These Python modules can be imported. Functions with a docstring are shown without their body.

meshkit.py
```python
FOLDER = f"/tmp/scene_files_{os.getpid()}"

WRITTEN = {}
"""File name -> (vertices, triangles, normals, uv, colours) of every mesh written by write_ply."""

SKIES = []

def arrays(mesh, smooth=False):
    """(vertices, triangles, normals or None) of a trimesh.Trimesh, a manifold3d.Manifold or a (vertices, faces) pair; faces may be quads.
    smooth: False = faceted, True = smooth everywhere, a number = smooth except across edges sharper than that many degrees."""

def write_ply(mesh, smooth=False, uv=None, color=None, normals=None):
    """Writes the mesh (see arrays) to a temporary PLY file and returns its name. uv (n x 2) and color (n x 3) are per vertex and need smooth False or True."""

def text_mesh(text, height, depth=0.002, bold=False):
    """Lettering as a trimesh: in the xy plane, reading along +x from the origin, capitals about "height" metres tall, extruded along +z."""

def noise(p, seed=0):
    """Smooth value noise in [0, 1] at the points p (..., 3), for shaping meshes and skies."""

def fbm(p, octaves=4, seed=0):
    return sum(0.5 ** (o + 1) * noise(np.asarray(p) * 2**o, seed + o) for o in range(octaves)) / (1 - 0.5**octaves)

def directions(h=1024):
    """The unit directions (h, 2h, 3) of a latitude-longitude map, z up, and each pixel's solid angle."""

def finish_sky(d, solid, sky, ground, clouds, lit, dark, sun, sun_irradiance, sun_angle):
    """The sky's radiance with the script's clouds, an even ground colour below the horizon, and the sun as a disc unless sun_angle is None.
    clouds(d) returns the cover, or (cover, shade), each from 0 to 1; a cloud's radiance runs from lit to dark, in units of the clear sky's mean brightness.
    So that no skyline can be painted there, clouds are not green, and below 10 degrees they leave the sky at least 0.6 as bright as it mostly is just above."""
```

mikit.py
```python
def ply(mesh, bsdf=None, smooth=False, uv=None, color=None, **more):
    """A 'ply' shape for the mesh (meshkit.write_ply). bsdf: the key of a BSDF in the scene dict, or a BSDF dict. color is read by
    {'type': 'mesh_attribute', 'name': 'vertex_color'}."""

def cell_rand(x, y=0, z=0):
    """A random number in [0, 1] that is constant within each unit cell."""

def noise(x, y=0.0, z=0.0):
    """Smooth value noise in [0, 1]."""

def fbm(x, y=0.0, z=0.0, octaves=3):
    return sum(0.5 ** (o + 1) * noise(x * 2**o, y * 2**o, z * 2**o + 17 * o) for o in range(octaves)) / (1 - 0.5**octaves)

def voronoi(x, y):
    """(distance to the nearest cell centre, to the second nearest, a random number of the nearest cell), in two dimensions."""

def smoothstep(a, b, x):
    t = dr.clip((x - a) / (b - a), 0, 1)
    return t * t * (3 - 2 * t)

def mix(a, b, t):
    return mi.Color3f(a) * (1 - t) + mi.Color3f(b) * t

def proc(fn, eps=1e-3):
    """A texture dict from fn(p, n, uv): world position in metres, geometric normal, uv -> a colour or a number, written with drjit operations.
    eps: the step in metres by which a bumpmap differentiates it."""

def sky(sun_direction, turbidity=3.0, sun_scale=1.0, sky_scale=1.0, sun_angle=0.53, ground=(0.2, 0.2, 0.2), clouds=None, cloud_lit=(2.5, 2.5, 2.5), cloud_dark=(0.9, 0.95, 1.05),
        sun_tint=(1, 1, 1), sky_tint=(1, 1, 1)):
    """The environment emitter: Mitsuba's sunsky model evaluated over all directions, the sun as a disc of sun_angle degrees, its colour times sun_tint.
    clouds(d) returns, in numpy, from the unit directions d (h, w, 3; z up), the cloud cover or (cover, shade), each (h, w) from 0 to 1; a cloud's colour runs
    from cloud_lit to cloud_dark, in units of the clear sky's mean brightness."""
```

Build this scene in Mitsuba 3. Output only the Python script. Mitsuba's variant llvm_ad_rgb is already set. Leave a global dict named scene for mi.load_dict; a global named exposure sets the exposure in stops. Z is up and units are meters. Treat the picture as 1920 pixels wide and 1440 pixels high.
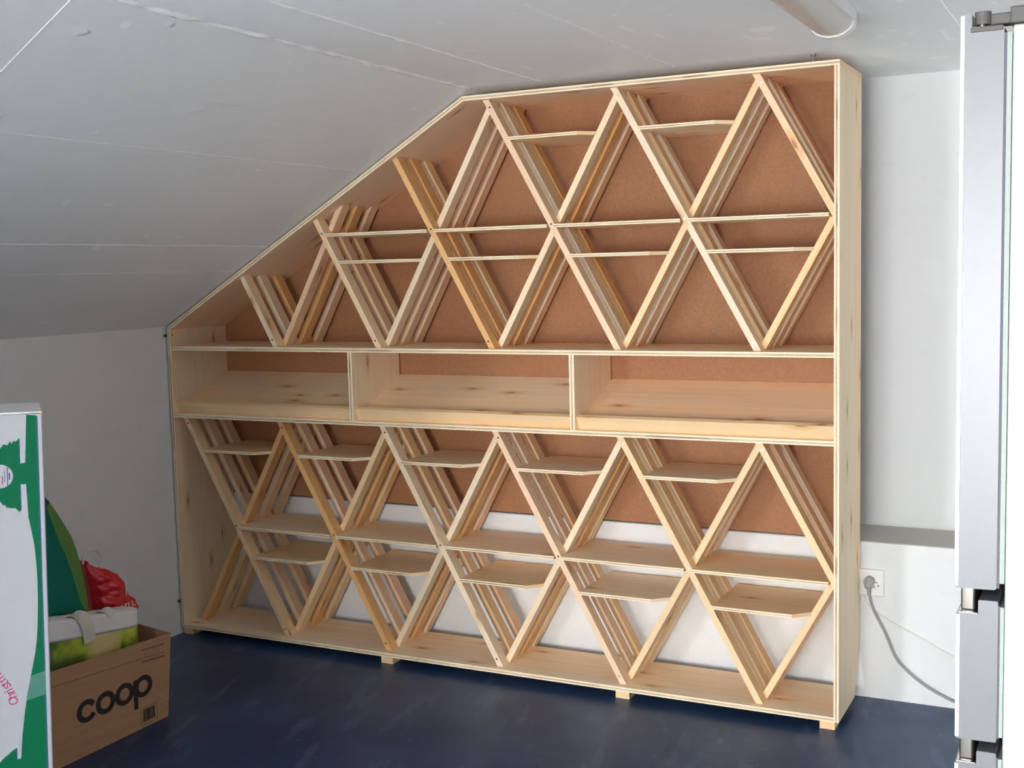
import math, random
import numpy as np, trimesh, drjit as dr, mitsuba as mi
import mikit, meshkit
from shapely.geometry import Polygon, Point, LineString, box as sbox
from shapely.ops import unary_union
from shapely import affinity

T = mi.ScalarTransform4f
rng = random.Random(7)
scene, labels = {}, {}

# ---------------------------------------------------------------- camera, light, exposure
F_PX = 2249.85
CAM = np.array([3.70423, -3.98725, 1.58733])
FWD = np.array([-0.45058634, 0.8875913, -0.09567461])
DOWN = np.array([0.02147437, -0.0963632, -0.99511456])
exposure = 0.0
scene['camera'] = {'type': 'perspective', 'fov': math.degrees(2 * math.atan(960 / F_PX)), 'fov_axis': 'x',
                   'to_world': T().look_at(origin=CAM.tolist(), target=(CAM + FWD).tolist(), up=(-DOWN).tolist()),
                   'near_clip': 0.05, 'far_clip': 60.0}
# the daylight comes through three frosted windows, their panes lit by the day outside
DAY_DOOR = (34.0, 34.0, 33.6)     # wide glazed door in the far end wall, behind the camera
DAY_NICHE = (43.0, 43.6, 44.6)    # narrow window deep in the added partition behind the camera
DAY_SIDE = (1.05, 1.08, 1.08)     # window in the right wall, past the refrigerator

# ---------------------------------------------------------------- mesh helpers
def poly_prism(poly, lo, hi, axes, grain=(1, 0, 0), uv0=None, ply_edge=None):
    """Extrudes a counter-clockwise 2-D polygon (in axes[0], axes[1]) along axes[2] from lo to hi; each face has its own vertices and a uv with
    u along the grain. ply_edge = (normal axis index, sign, layer axis index, l0, l1): that face is given the layered-board uv (v = -1 .. -2)."""
    poly = [tuple(p) for p in poly]
    a = sum(poly[i][0] * poly[(i + 1) % len(poly)][1] - poly[(i + 1) % len(poly)][0] * poly[i][1] for i in range(len(poly)))
    if a < 0:
        poly = poly[::-1]
    n = len(poly)
    ax, ay, az = axes
    def P(p, c):
        v = [0, 0, 0]; v[ax], v[ay], v[az] = p[0], p[1], c
        return v
    flip = not ((ax, ay, az) in ((0, 1, 2), (1, 2, 0), (2, 0, 1)))
    V, Fc, UV = [], [], []
    g = np.array(grain, float); g /= np.linalg.norm(g)
    u0, v0 = uv0 if uv0 is not None else board_uv()
    def face(pts):
        if flip:
            pts = pts[::-1]
        pts = np.array(pts, float)
        nn = np.cross(pts[1] - pts[0], pts[2] - pts[0]); nn /= max(np.linalg.norm(nn), 1e-12)
        b = len(V)
        if ply_edge is not None and nn[ply_edge[0]] * ply_edge[1] > 0.95:
            _, _, la, l0, l1 = ply_edge
            other = [k for k in range(3) if k not in (ply_edge[0], la)][0]
            uv = np.stack([pts[:, other] + u0, -1 - np.clip((pts[:, la] - l0) / (l1 - l0), 0, 1)], 1)
        elif abs(nn @ g) > 0.9:
            t1 = np.cross(g, [0.3, 0.5, 0.8]); t1 /= np.linalg.norm(t1); t2 = np.cross(g, t1)
            uv = np.stack([pts @ t1 * 0.3 + u0, 5 + v0 + np.clip(pts @ t2, -3.5, 3.5)], 1)
        else:
            gg = g - nn * (nn @ g); gg /= np.linalg.norm(gg)
            t = np.cross(nn, gg)
            uv = np.stack([pts @ gg + u0, 5 + v0 + np.clip(pts @ t, -4.4, 4.4)], 1)
        V.extend(pts.tolist()); UV.extend(uv.tolist())
        for i in range(1, len(pts) - 1):
            Fc.append([b, b + i, b + i + 1])
    face([P(p, hi) for p in poly])
    face([P(p, lo) for p in poly[::-1]])
    for i in range(n):
        p, q = poly[i], poly[(i + 1) % n]
        face([P(p, lo), P(q, lo), P(q, hi), P(p, hi)])
    return np.array(V), np.array(Fc), np.array(UV)

_n = [0]
def board_uv(tone=None):
    """A uv offset of its own for each board: the tens of v carry its tone (0 pale, 1 rosy, 2 honey, 3 orange)."""
    _n[0] += 1
    if tone is None:
        tone = rng.choice([0, 0, 0, 1, 1, 2])
    return rng.random() * 40, 10.0 * (4 * (_n[0] % 11) + tone)

def wood_ply(geo, bsdf='spruce'):
    V, Fc, UV = geo
    return mikit.ply((V, Fc), bsdf, False, uv=UV)

def bx(x0, x1, y0, y1, z0, z1):
    m = trimesh.creation.box(extents=(x1 - x0, y1 - y0, z1 - z0)); m.apply_translation(((x0 + x1) / 2, (y0 + y1) / 2, (z0 + z1) / 2)); return m

def rounded_box(x0, x1, y0, y1, z0, z1, r, seg=8):
    import manifold3d as m3
    s = [m3.Manifold.sphere(r, seg * 2).translate((x, y, z)) for x in (x0 + r, x1 - r) for y in (y0 + r, y1 - r) for z in (z0 + r, z1 - r)]
    h = m3.Manifold.batch_hull(s).to_mesh()
    return trimesh.Trimesh(h.vert_properties[:, :3], h.tri_verts)

def tube(pts, r, n=10, per=6):
    """A round tube along a smooth path through the points."""
    pts = np.array(pts, float)
    from scipy.interpolate import CubicSpline
    d = np.concatenate([[0], np.cumsum(np.linalg.norm(np.diff(pts, axis=0), axis=1))])
    c = CubicSpline(d, pts)(np.linspace(0, d[-1], per * (len(pts) - 1) + 1))
    t = np.gradient(c, axis=0); t /= np.linalg.norm(t, axis=1)[:, None]
    V = []
    nrm = np.cross(t[0], [0.3, 0.2, 0.93])
    for p, tt in zip(c, t):
        nrm = nrm - tt * (nrm @ tt); nrm /= np.linalg.norm(nrm); b = np.cross(tt, nrm)
        V += [p + r * (math.cos(a) * nrm + math.sin(a) * b) for a in np.arange(n) * 2 * math.pi / n]
    Fc = []
    for i in range(len(c) - 1):
        for j in range(n):
            a, b2 = i * n + j, i * n + (j + 1) % n
            Fc += [[a, b2, b2 + n], [a, b2 + n, a + n]]
    V += [c[0], c[-1]]
    m, e = len(V) - 2, (len(c) - 1) * n
    for j in range(n):
        Fc += [[m, (j + 1) % n, j], [m + 1, e + j, e + (j + 1) % n]]
    return trimesh.Trimesh(V, Fc, process=False)

def loft(rings, cap=True):
    """Closed surface through rings of equally many points (counter-clockwise seen from above, bottom first)."""
    k, n = len(rings), len(rings[0])
    V = np.vstack(rings); Fc = []
    for i in range(k - 1):
        for j in range(n):
            a, b = i * n + j, i * n + (j + 1) % n
            Fc += [[a, b, b + n], [a, b + n, a + n]]
    if cap:
        V = np.vstack([V, [np.mean(rings[0], axis=0)], [np.mean(rings[-1], axis=0)]])
        for j in range(n):
            Fc += [[k * n, (j + 1) % n, j], [k * n + 1, (k - 1) * n + j, (k - 1) * n + (j + 1) % n]]
    return trimesh.Trimesh(V, Fc, process=False)

def decal(shape, thick, frame):
    """A flat shape of shapely (in metres, in a plane) as a thin solid; frame = (origin, x axis, y axis, outward normal)."""
    o, ex, ey, en = [np.array(v, float) for v in frame]
    M = np.eye(4); M[:3, 0], M[:3, 1], M[:3, 2], M[:3, 3] = ex, ey, en, o
    parts = [trimesh.creation.extrude_polygon(g, thick, engine='earcut') for g in getattr(shape, 'geoms', [shape]) if g.area > 1e-8]
    m = trimesh.util.concatenate(parts); m.apply_transform(M)
    if np.linalg.det(M[:3, :3]) < 0:
        m.invert()
    return m

_used = set()
def key_for(name, parent=None):
    base = (parent + '__' if parent else '') + name
    k, i = base, 0
    while k in _used:
        i += 1; k = f'{base}_{i:03d}'
    _used.add(k); return k

def put(name, shape, parent=None, label=None, **more):
    k = key_for(name, parent); scene[k] = shape
    d = dict(more)
    if label: d['label'] = label
    if d: labels[k] = d
    return k

def thing(name, label, category):
    k = key_for(name); labels[k] = {'label': label, 'category': category}; return k

# ---------------------------------------------------------------- materials
mx, nz, fbm, sst = mikit.mix, mikit.noise, mikit.fbm, mikit.smoothstep
TONES = [(0.770, 0.625, 0.445), (0.755, 0.545, 0.370), (0.755, 0.550, 0.325), (0.69, 0.405, 0.175)]
def spruce(p, n, uv):
    u, v = uv.x, uv.y
    k = dr.floor(v / 10.0)
    tone = k - 4 * dr.floor(k / 4.0)
    base = dr.select(tone < 0.5, mi.Color3f(*TONES[0]), dr.select(tone < 1.5, mi.Color3f(*TONES[1]), dr.select(tone < 2.5, mi.Color3f(*TONES[2]), mi.Color3f(*TONES[3]))))
    w = v + 0.006 * nz(u * 3.0, v * 6.0, k)
    ring = fbm(u * 0.9, w * 55.0, k, 3)
    broad = nz(u * 0.6, w * 9.0, k + 31.0)
    c = base * (0.84 + 0.16 * ring + 0.14 * broad)
    c = mx(c, c * mi.Color3f(0.86, 0.70, 0.52), sst(0.62, 0.86, ring) * 0.55)
    c = mx(c, c * mi.Color3f(1.0, 0.87, 0.72), sst(0.5, 0.8, broad) * 0.6)
    # knots: a few elongated brown spots
    f1, f2, cell = mikit.voronoi(u * 4.2 + 7 * k, v * 13.0)
    knot = (1 - sst(0.03, 0.12, f1)) * dr.select(cell > 0.86, 1.0, 0.0)
    halo = (1 - sst(0.1, 0.34, f1)) * dr.select(cell > 0.86, 1.0, 0.0)
    c = mx(c, c * mi.Color3f(0.83, 0.66, 0.48), halo * 0.7)
    c = mx(c, mi.Color3f(0.26, 0.125, 0.06), knot * 0.75)
    # layered board edge
    t = -1.0 - v
    dark = sst(0.26, 0.34, t) * (1 - sst(0.60, 0.68, t))
    e = mx(mi.Color3f(0.78, 0.66, 0.47), mi.Color3f(0.46, 0.33, 0.20), dark * (0.62 + 0.5 * nz(u * 14.0, 3.0)))
    gap = sst(0.80, 0.93, nz(u * 6.0, 8.0)) * dark
    e = mx(e, mi.Color3f(0.2, 0.13, 0.075), gap * 0.7)
    return dr.select(v < -0.5, e, c)
def hardboard(p, n, uv):
    return mi.Color3f(0.288, 0.131, 0.062) * (0.86 + 0.16 * nz(p.x * 160.0, p.z * 160.0) + 0.12 * nz(p.x * 3.0, p.z * 3.0, 2.0))
def plaster_bump(p, n, uv):
    return fbm(p.x * 90.0, p.y * 90.0, p.z * 90.0, 3)
def plaster(p, n, uv):
    s = fbm(p.x * 1.7, p.y * 1.7, p.z * 1.7, 3)
    spot = sst(0.80, 0.86, nz(p.x * 17.0 + 3.0, p.y * 17.0, p.z * 17.0))
    return mx(mi.Color3f(0.725, 0.738, 0.735) * (0.95 + 0.07 * s), mi.Color3f(0.66, 0.655, 0.65), spot * 0.25)
def board_marks(p, n, uv):
    # painted concrete: the boards of the old formwork show as faint steps, with small blobs of paint
    return 0.8 * fbm(p.x * 60.0, p.y * 9.0, p.z * 60.0, 3) + 1.2 * nz(p.x * 9.0, p.y * 0.6, p.z * 9.0) + 1.5 * sst(0.86, 0.9, nz(p.x * 26.0, p.y * 13.0, p.z * 26.0))
def ceiling_col(p, n, uv):
    s = fbm(p.x * 2.0, p.y * 0.8, p.z * 2.0, 3)
    sp = sst(0.90, 0.94, nz(p.x * 23.0, p.y * 12.0, p.z * 23.0 + 5.0))
    return mx(mi.Color3f(0.74, 0.768, 0.775) * (0.95 + 0.07 * s), mi.Color3f(0.86, 0.87, 0.88), sp * 0.6)
def floor_col(p, n, uv):
    s = fbm(p.x * 3.2, p.y * 3.2, 1.0, 4)
    sc = sst(0.62, 0.78, fbm(p.x * 16.0 + p.y * 5.0, p.y * 4.0 - p.x * 2.0, 4.0, 3))
    dust = sst(0.91, 0.95, nz(p.x * 75.0, p.y * 75.0))
    c = mx(mi.Color3f(0.007, 0.027, 0.076), mi.Color3f(0.017, 0.045, 0.104), sst(0.3, 0.72, s))
    c = mx(c, mi.Color3f(0.05, 0.085, 0.16), sc * 0.35)
    return mx(c, mi.Color3f(0.14, 0.19, 0.26), dust * 0.18)
def floor_bump(p, n, uv):
    return fbm(p.x * 22.0, p.y * 22.0, 0.0, 3)
def cardboard(p, n, uv):
    return mi.Color3f(0.36, 0.205, 0.115) * (0.90 + 0.12 * nz(p.x * 6.0, p.y * 6.0, p.z * 90.0) + 0.06 * fbm(p.x * 9.0, p.y * 9.0, p.z * 9.0, 2))
def bag_print(p, n, uv):
    # a faded photograph of salad and vegetables printed on the bag
    a = fbm(p.y * 11.0, p.z * 11.0, 2.0, 3)
    b = fbm(p.y * 16.0 + 5.0, p.z * 12.0, 6.0, 3)
    c = mx(mi.Color3f(0.06, 0.13, 0.02), mi.Color3f(0.36, 0.45, 0.04), sst(0.34, 0.62, a))
    c = mx(c, mi.Color3f(0.55, 0.50, 0.06), sst(0.52, 0.72, b) * 0.75)
    blob = 1 - sst(0.035, 0.10, dr.sqrt(dr.square(p.y + 1.035) + dr.square((p.z - 0.34) * 1.3)))
    c = mx(c, mi.Color3f(0.62, 0.47, 0.27), blob * 0.8)
    dk = 1 - sst(0.04, 0.12, dr.sqrt(dr.square(p.y + 1.21) + dr.square((p.z - 0.29) * 1.5)))
    return mx(c, mi.Color3f(0.03, 0.06, 0.025), dk * 0.85)
def weave(p, n, uv):
    return nz(p.x * 300.0, p.y * 420.0, p.z * 420.0)

def tex(c):
    return {'type': 'rgb', 'value': list(c)}
def principled(key, col, rough=0.5, **k):
    scene[key] = {'type': 'twosided', 'bsdf': {'type': 'principled', 'base_color': col if isinstance(col, dict) else tex(col), 'roughness': rough, **k}}
def bumped(key, col, rough, fn, scale, spec=0.3, eps=1e-3):
    scene[key] = {'type': 'twosided', 'bsdf': {'type': 'bumpmap', 'arbitrary': mikit.proc(fn, eps), 'scale': scale,
                  'bsdf': {'type': 'principled', 'base_color': mikit.proc(col), 'roughness': rough, 'specular': spec}}}
principled('spruce', mikit.proc(spruce), 0.55, specular=0.3)
principled('hardboard_brown', mikit.proc(hardboard), 0.6, specular=0.25)
bumped('plaster_white', plaster, 0.8, plaster_bump, 0.0012, 0.2)
bumped('painted_concrete', ceiling_col, 0.5, board_marks, 0.0014, 0.35)
bumped('floor_paint', floor_col, 0.36, floor_bump, 0.0012, 0.34)
principled('cardboard_brown', mikit.proc(cardboard), 0.75, specular=0.2)
principled('ledge_grey', (0.40, 0.39, 0.36), 0.8)
principled('ridge_paint', (0.90, 0.91, 0.92), 0.35)
principled('steel', (0.55, 0.54, 0.52), 0.35, metallic=0.9)
principled('bolt_steel', (0.16, 0.16, 0.16), 0.5, metallic=0.4)
principled('dark_steel', (0.06, 0.06, 0.065), 0.45, metallic=0.5)
principled('chrome', (0.80, 0.78, 0.76), 0.12, metallic=1.0)
principled('fridge_silver', (0.19, 0.192, 0.20), 0.38, metallic=0.2, specular=0.4)
principled('fridge_white', (0.50, 0.485, 0.47), 0.4)
principled('fridge_grey', (0.115, 0.105, 0.098), 0.5, specular=0.3)
principled('edge_highlight', (0.55, 0.55, 0.57), 0.3, metallic=0.2)  # paler than the doors: the highlight along their edges, put into the colour
principled('recess_metal', (0.20, 0.185, 0.17), 0.3, metallic=0.85)
principled('gasket', (0.36, 0.42, 0.37), 0.6)
principled('seal_dark', (0.11, 0.095, 0.135), 0.6)
principled('socket_white', (0.71, 0.70, 0.67), 0.35)
principled('grey_rubber', (0.27, 0.265, 0.25), 0.55)
principled('hole_black', (0.01, 0.01, 0.01), 0.6)
principled('white_cable', (0.66, 0.63, 0.56), 0.5)
principled('lamp_white', (0.66, 0.65, 0.64), 0.4)
scene['lamp_diffuser'] = {'type': 'twosided', 'bsdf': {'type': 'principled', 'base_color': tex((0.47, 0.44, 0.40)), 'roughness': 0.3, 'specular': 0.5}}
principled('carton_white', (0.40, 0.405, 0.43), 0.5)
principled('print_green', (0.0, 0.105, 0.045), 0.5, specular=0.15)
principled('print_blue', (0.035, 0.04, 0.20), 0.45)
principled('print_magenta', (0.42, 0.015, 0.13), 0.45)
principled('print_teal', (0.07, 0.19, 0.15), 0.35, specular=0.3)
principled('print_black', (0.012, 0.011, 0.011), 0.5)
principled('print_brown', (0.10, 0.055, 0.035), 0.6)
principled('tan_edge', (0.62, 0.42, 0.20), 0.7)
principled('bag_white', (0.74, 0.73, 0.71), 0.35)
principled('strap_beige', (0.55, 0.54, 0.48), 0.6)
principled('bag_photo', mikit.proc(bag_print), 0.3)
scene['green_cloth'] = {'type': 'twosided', 'bsdf': {'type': 'bumpmap', 'arbitrary': mikit.proc(weave), 'scale': 0.0006, 'bsdf': {'type': 'principled', 'base_color': tex((0.0, 0.115, 0.080)), 'roughness': 0.7, 'sheen': 0.2, 'specular': 0.2}}}
principled('green_light', (0.07, 0.19, 0.04), 0.7)
principled('navy_cloth', (0.01, 0.025, 0.06), 0.7)
principled('red_plastic', (0.50, 0.010, 0.022), 0.25, specular=0.6)
principled('clear_loop', (0.62, 0.63, 0.63), 0.15, specular=0.6)
principled('window_frame_white', (0.78, 0.78, 0.78), 0.4)

# ---------------------------------------------------------------- the room
ZC, XL, XR, YB, YW, ZLEDGE, YUP = 2.257, -0.012, 4.45, -9.5, 0.375, 0.578, 0.66
YP = -4.15                                              # unseen partition, added to keep light off the left of the rack
SL = 0.5744                                             # slope of the roof side
def z_slope(x): return 1.377 + SL * x
XKN = (ZC - 1.377) / SL
def struct(name, mesh, bsdf, parent=None, smooth=False):
    k = key_for(name, parent); scene[k] = mikit.ply(mesh, bsdf, smooth)
    if parent is None: labels[k] = {'kind': 'structure'}
    return k
struct('floor', bx(-0.35, XR + 0.2, YB - 0.2, 0.9, -0.12, 0.0), 'floor_paint')
struct('wall_left', bx(XL - 0.2, XL, YB - 0.2, 0.9, 0.0, z_slope(XL)), 'plaster_white')
# back wall: thick below, its top a grey ledge, the upper wall set back
wall_back = struct('wall_back', trimesh.util.concatenate([bx(XL, XR, YW, 0.9, 0.0, ZLEDGE - 0.004), bx(XL, XR, YUP, 0.9, ZLEDGE, ZC)]), 'plaster_white')
struct('ledge', bx(XL, XR, YW + 0.0015, YUP, ZLEDGE - 0.004, ZLEDGE), 'ledge_grey', wall_back)
zl = z_slope(XL - 0.2)
ceil_poly = [(XL - 0.2, zl), (XKN, ZC), (XR + 0.2, ZC), (XR + 0.2, ZC + 0.2), (XKN - 0.1, ZC + 0.2), (XL - 0.2, zl + 0.25)]
V, Fc, _ = poly_prism(ceil_poly, YB - 0.2, 0.9, (0, 2, 1))
m = trimesh.Trimesh(V, Fc, process=False)
ceil_mesh = trimesh.creation.extrude_polygon(Polygon(ceil_poly), 0.9 - YB + 0.2, engine='earcut')
ceil_mesh.apply_transform(np.array([[1, 0, 0, 0], [0, 0, -1, 0.9], [0, 1, 0, 0], [0, 0, 0, 1.0]]))
ceiling = struct('ceiling', ceil_mesh, 'painted_concrete')
def ridge(x, y0, y1, h, w, seed, step=0.035, rough=1.0):
    """A raised, uneven joint of paint along y under the ceiling (or the slope)."""
    r_ = np.random.RandomState(seed); ys = np.arange(y0, y1, step); V, Fc = [], []
    on_slope = x < XKN - 0.01
    nx, nzv = (SL, -1.0) if on_slope else (0.0, -1.0)
    L = math.hypot(nx, nzv); nx, nzv = nx / L, nzv / L
    tx, tz = (-nzv, nx)
    z0 = z_slope(x) if on_slope else ZC
    for y in ys:
        hh = h * (1 - rough * 0.75 * r_.rand()); ww = w * (1 - rough * 0.6 * r_.rand()); o = (r_.rand() - 0.5) * w * 0.5 * rough
        for s, e in ((-1, -0.001), (-0.4, hh), (0.4, hh), (1, -0.001)):
            V.append([x + tx * (s * ww + o) + nx * e, y, z0 + tz * (s * ww + o) + nzv * e])
    for i in range(len(ys) - 1):
        for j in range(3):
            a = i * 4 + j; Fc += [[a, a + 1, a + 5], [a, a + 5, a + 4]]
    return trimesh.Trimesh(V, Fc, process=False)
for x, h, w, sd, r_ in [(XKN, .009, .019, 1, 1.0), (1.8209, .0045, .008, 2, .8), (2.3326, .0013, .004, 3, .9), (3.2711, .003, .006, 4, .9),
                        (0.568, .0015, .0035, 5, .5), (1.05, .0012, .003, 6, 1.0), (0.40, .0008, .0025, 8, 1.0)]:
    struct('joint_ridge', ridge(x, -4.1, 0.02 if x < 3 else 0.6, h, w, sd, rough=r_), 'ridge_paint', ceiling, smooth=40)
# the joint across the slope
def cross_joint(y, x0, x1, w, h):
    V, Fc = [], []; xs = np.linspace(x0, x1, 30); L = math.hypot(SL, 1); nx, nzv = SL / L, -1 / L
    for x in xs:
        for s, e in ((-1, -.001), (-.4, h), (.4, h), (1, -.001)):
            V.append([x + nx * e, y + s * w, z_slope(x) + nzv * e])
    for i in range(len(xs) - 1):
        for j in range(3):
            a = i * 4 + j; Fc += [[a, a + 4, a + 5], [a, a + 5, a + 1]]
    return trimesh.Trimesh(V, Fc, process=False)
struct('joint_ridge', cross_joint(-1.875, 0.05, 1.5, .003, .001), 'ridge_paint', ceiling, smooth=40)
# behind the camera: an added partition that shades the left side, open at its right, a narrow window (window_2) whose skewed reveal blocks light to the left, and the
# far end wall with its wide glazed door (window_1); window_3 is in the right wall, past the refrigerator
XP = 1.74
W1, W2, W3 = (1.90, 4.36, 0.04, 2.12), (0.98, 1.75, 0.25, 1.62), (-1.10, 0.28, 0.45, 2.10)
S2 = (0.70, 1.18)
room_outline = Polygon([(XL, 0), (XR, 0), (XR, ZC), (XKN, ZC), (XL, z_slope(XL))])
def cross_wall(shape, y): return decal(shape, 0.02, ((0, y, 0), (1, 0, 0), (0, 0, 1), (0, -1, 0)))
wall_end = struct('wall_end', cross_wall(room_outline.difference(sbox(W1[0], W1[2], W1[1], W1[3])), YB), 'plaster_white')
added_partition = struct('added_partition', cross_wall(room_outline.intersection(sbox(-1, 0, XP, 3)).difference(sbox(W2[0], W2[2], W2[1], W2[3])), YP), 'plaster_white')
YN = YP - .60                                            # niche of window_2, skewed so its left jamb shades the left side
def plan(pts, z0, z1):
    g = trimesh.creation.extrude_polygon(Polygon(pts), z1 - z0, engine='earcut'); g.apply_translation((0, 0, z0)); return g
yq = YP - .02
niche = [plan([(W2[0], yq), (S2[0], YN), (S2[0] - .1, YN), (W2[0] - .1, yq)], W2[2], W2[3]), plan([(W2[1], yq), (W2[1] + .1, yq), (S2[1] + .1, YN), (S2[1], YN)], W2[2], W2[3]),
         plan([(W2[0] - .1, yq), (W2[1] + .1, yq), (S2[1] + .1, YN), (S2[0] - .1, YN)], W2[2] - .05, W2[2]), plan([(W2[0] - .1, yq), (W2[1] + .1, yq), (S2[1] + .1, YN), (S2[0] - .1, YN)], W2[3], W2[3] + .05)]
for g in niche:
    struct('shading_reveal', g, 'plaster_white', added_partition)
wall_right = struct('wall_right', decal(sbox(YB - .2, 0, 0.9, ZC).difference(sbox(W3[0], W3[2], W3[1], W3[3])), 0.2, ((XR, 0, 0), (0, 1, 0), (0, 0, 1), (1, 0, 0))), 'plaster_white')
def glazing(i, x0, x1, z0, z1, o, ex, inward, em, cols=1):
    """A framed window in its opening, the panes lit by the daylight outside; only their room side gives light."""
    fr = sbox(x0, z0, x1, z1); w = (x1 - x0) / cols; panes = [sbox(x0 + w * c + .03, z0 + .04, x0 + w * (c + 1) - .03, z1 - .04) for c in range(cols)]
    for p in panes: fr = fr.difference(p)
    o, ex, n_ = np.array(o, float), np.array(ex, float), np.array(inward, float)
    k = struct(f'window_{i}', decal(fr, 0.05, (o, ex, (0, 0, 1), n_)), 'window_frame_white')
    for p in panes:
        q = decal(p, 0.004, (o + n_ * .02, ex, (0, 0, 1), n_))
        f = q.faces[q.face_normals @ n_ > 0.9]
        scene[key_for('pane', k)] = mikit.ply((q.vertices, f), 'window_frame_white', False, emitter={'type': 'area', 'radiance': tex(em)})
glazing(1, *W1, (0, YB - .02, 0), (1, 0, 0), (0, 1, 0), DAY_DOOR, 2)
glazing(2, *S2, W2[2], W2[3], (0, YN - .05, 0), (1, 0, 0), (0, 1, 0), DAY_NICHE)
glazing(3, *W3, (XR + .10, 0, 0), (0, 1, 0), (-1, 0, 0), DAY_SIDE, 2)

# ---------------------------------------------------------------- the wine rack
W, D, TH, ZB = 2.8867, 0.365, 0.0175, 0.0306
ZLT, XK, ZTOP, ZM, ZW = 1.369, 1.5005, 2.2306, 1.2866, 0.9923
rack = thing('wine_rack', 'tall spruce wine rack of crossed battens with a sloping left top', 'wine rack')
ang = math.atan2(ZTOP - ZLT, XK); nxs, nzs = math.sin(ang), -math.cos(ang)
def zin(x):                                             # underside of the sloping panel
    return ZLT + (ZTOP - ZLT) / XK * x - TH / math.cos(ang)
xki = XK + TH * math.tan(ang / 2)                        # knee, inside
def part(name, geo, label=None, bsdf='spruce'):
    return put(name, wood_ply(geo, bsdf), rack, label)
part('side_panel', poly_prism([(0, ZB), (TH, ZB), (TH, zin(TH)), (0, zin(0))], 0, D, (0, 2, 1), (0, 0, 1), board_uv(0), (1, -1, 0, 0, TH)), 'left side board, with a few knots')
part('side_panel', poly_prism([(0, ZB), (D - .09, ZB), (D, ZB + .21), (D, ZTOP - TH), (0, ZTOP - TH)], W - TH, W, (1, 2, 0), (0, 0, 1), board_uv(0), (1, -1, 0, W - TH, W)), 'right side board, its outer face towards the white wall')
slope_geo = poly_prism([(0, zin(0)), (xki, ZTOP - TH), (XK, ZTOP), (0, ZLT)], 0, D, (0, 2, 1), (1, 0, (ZTOP - ZLT) / XK), board_uv(1))
Vs, UVs = slope_geo[0], slope_geo[2]                     # the layers of its front edge run along the slope
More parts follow.
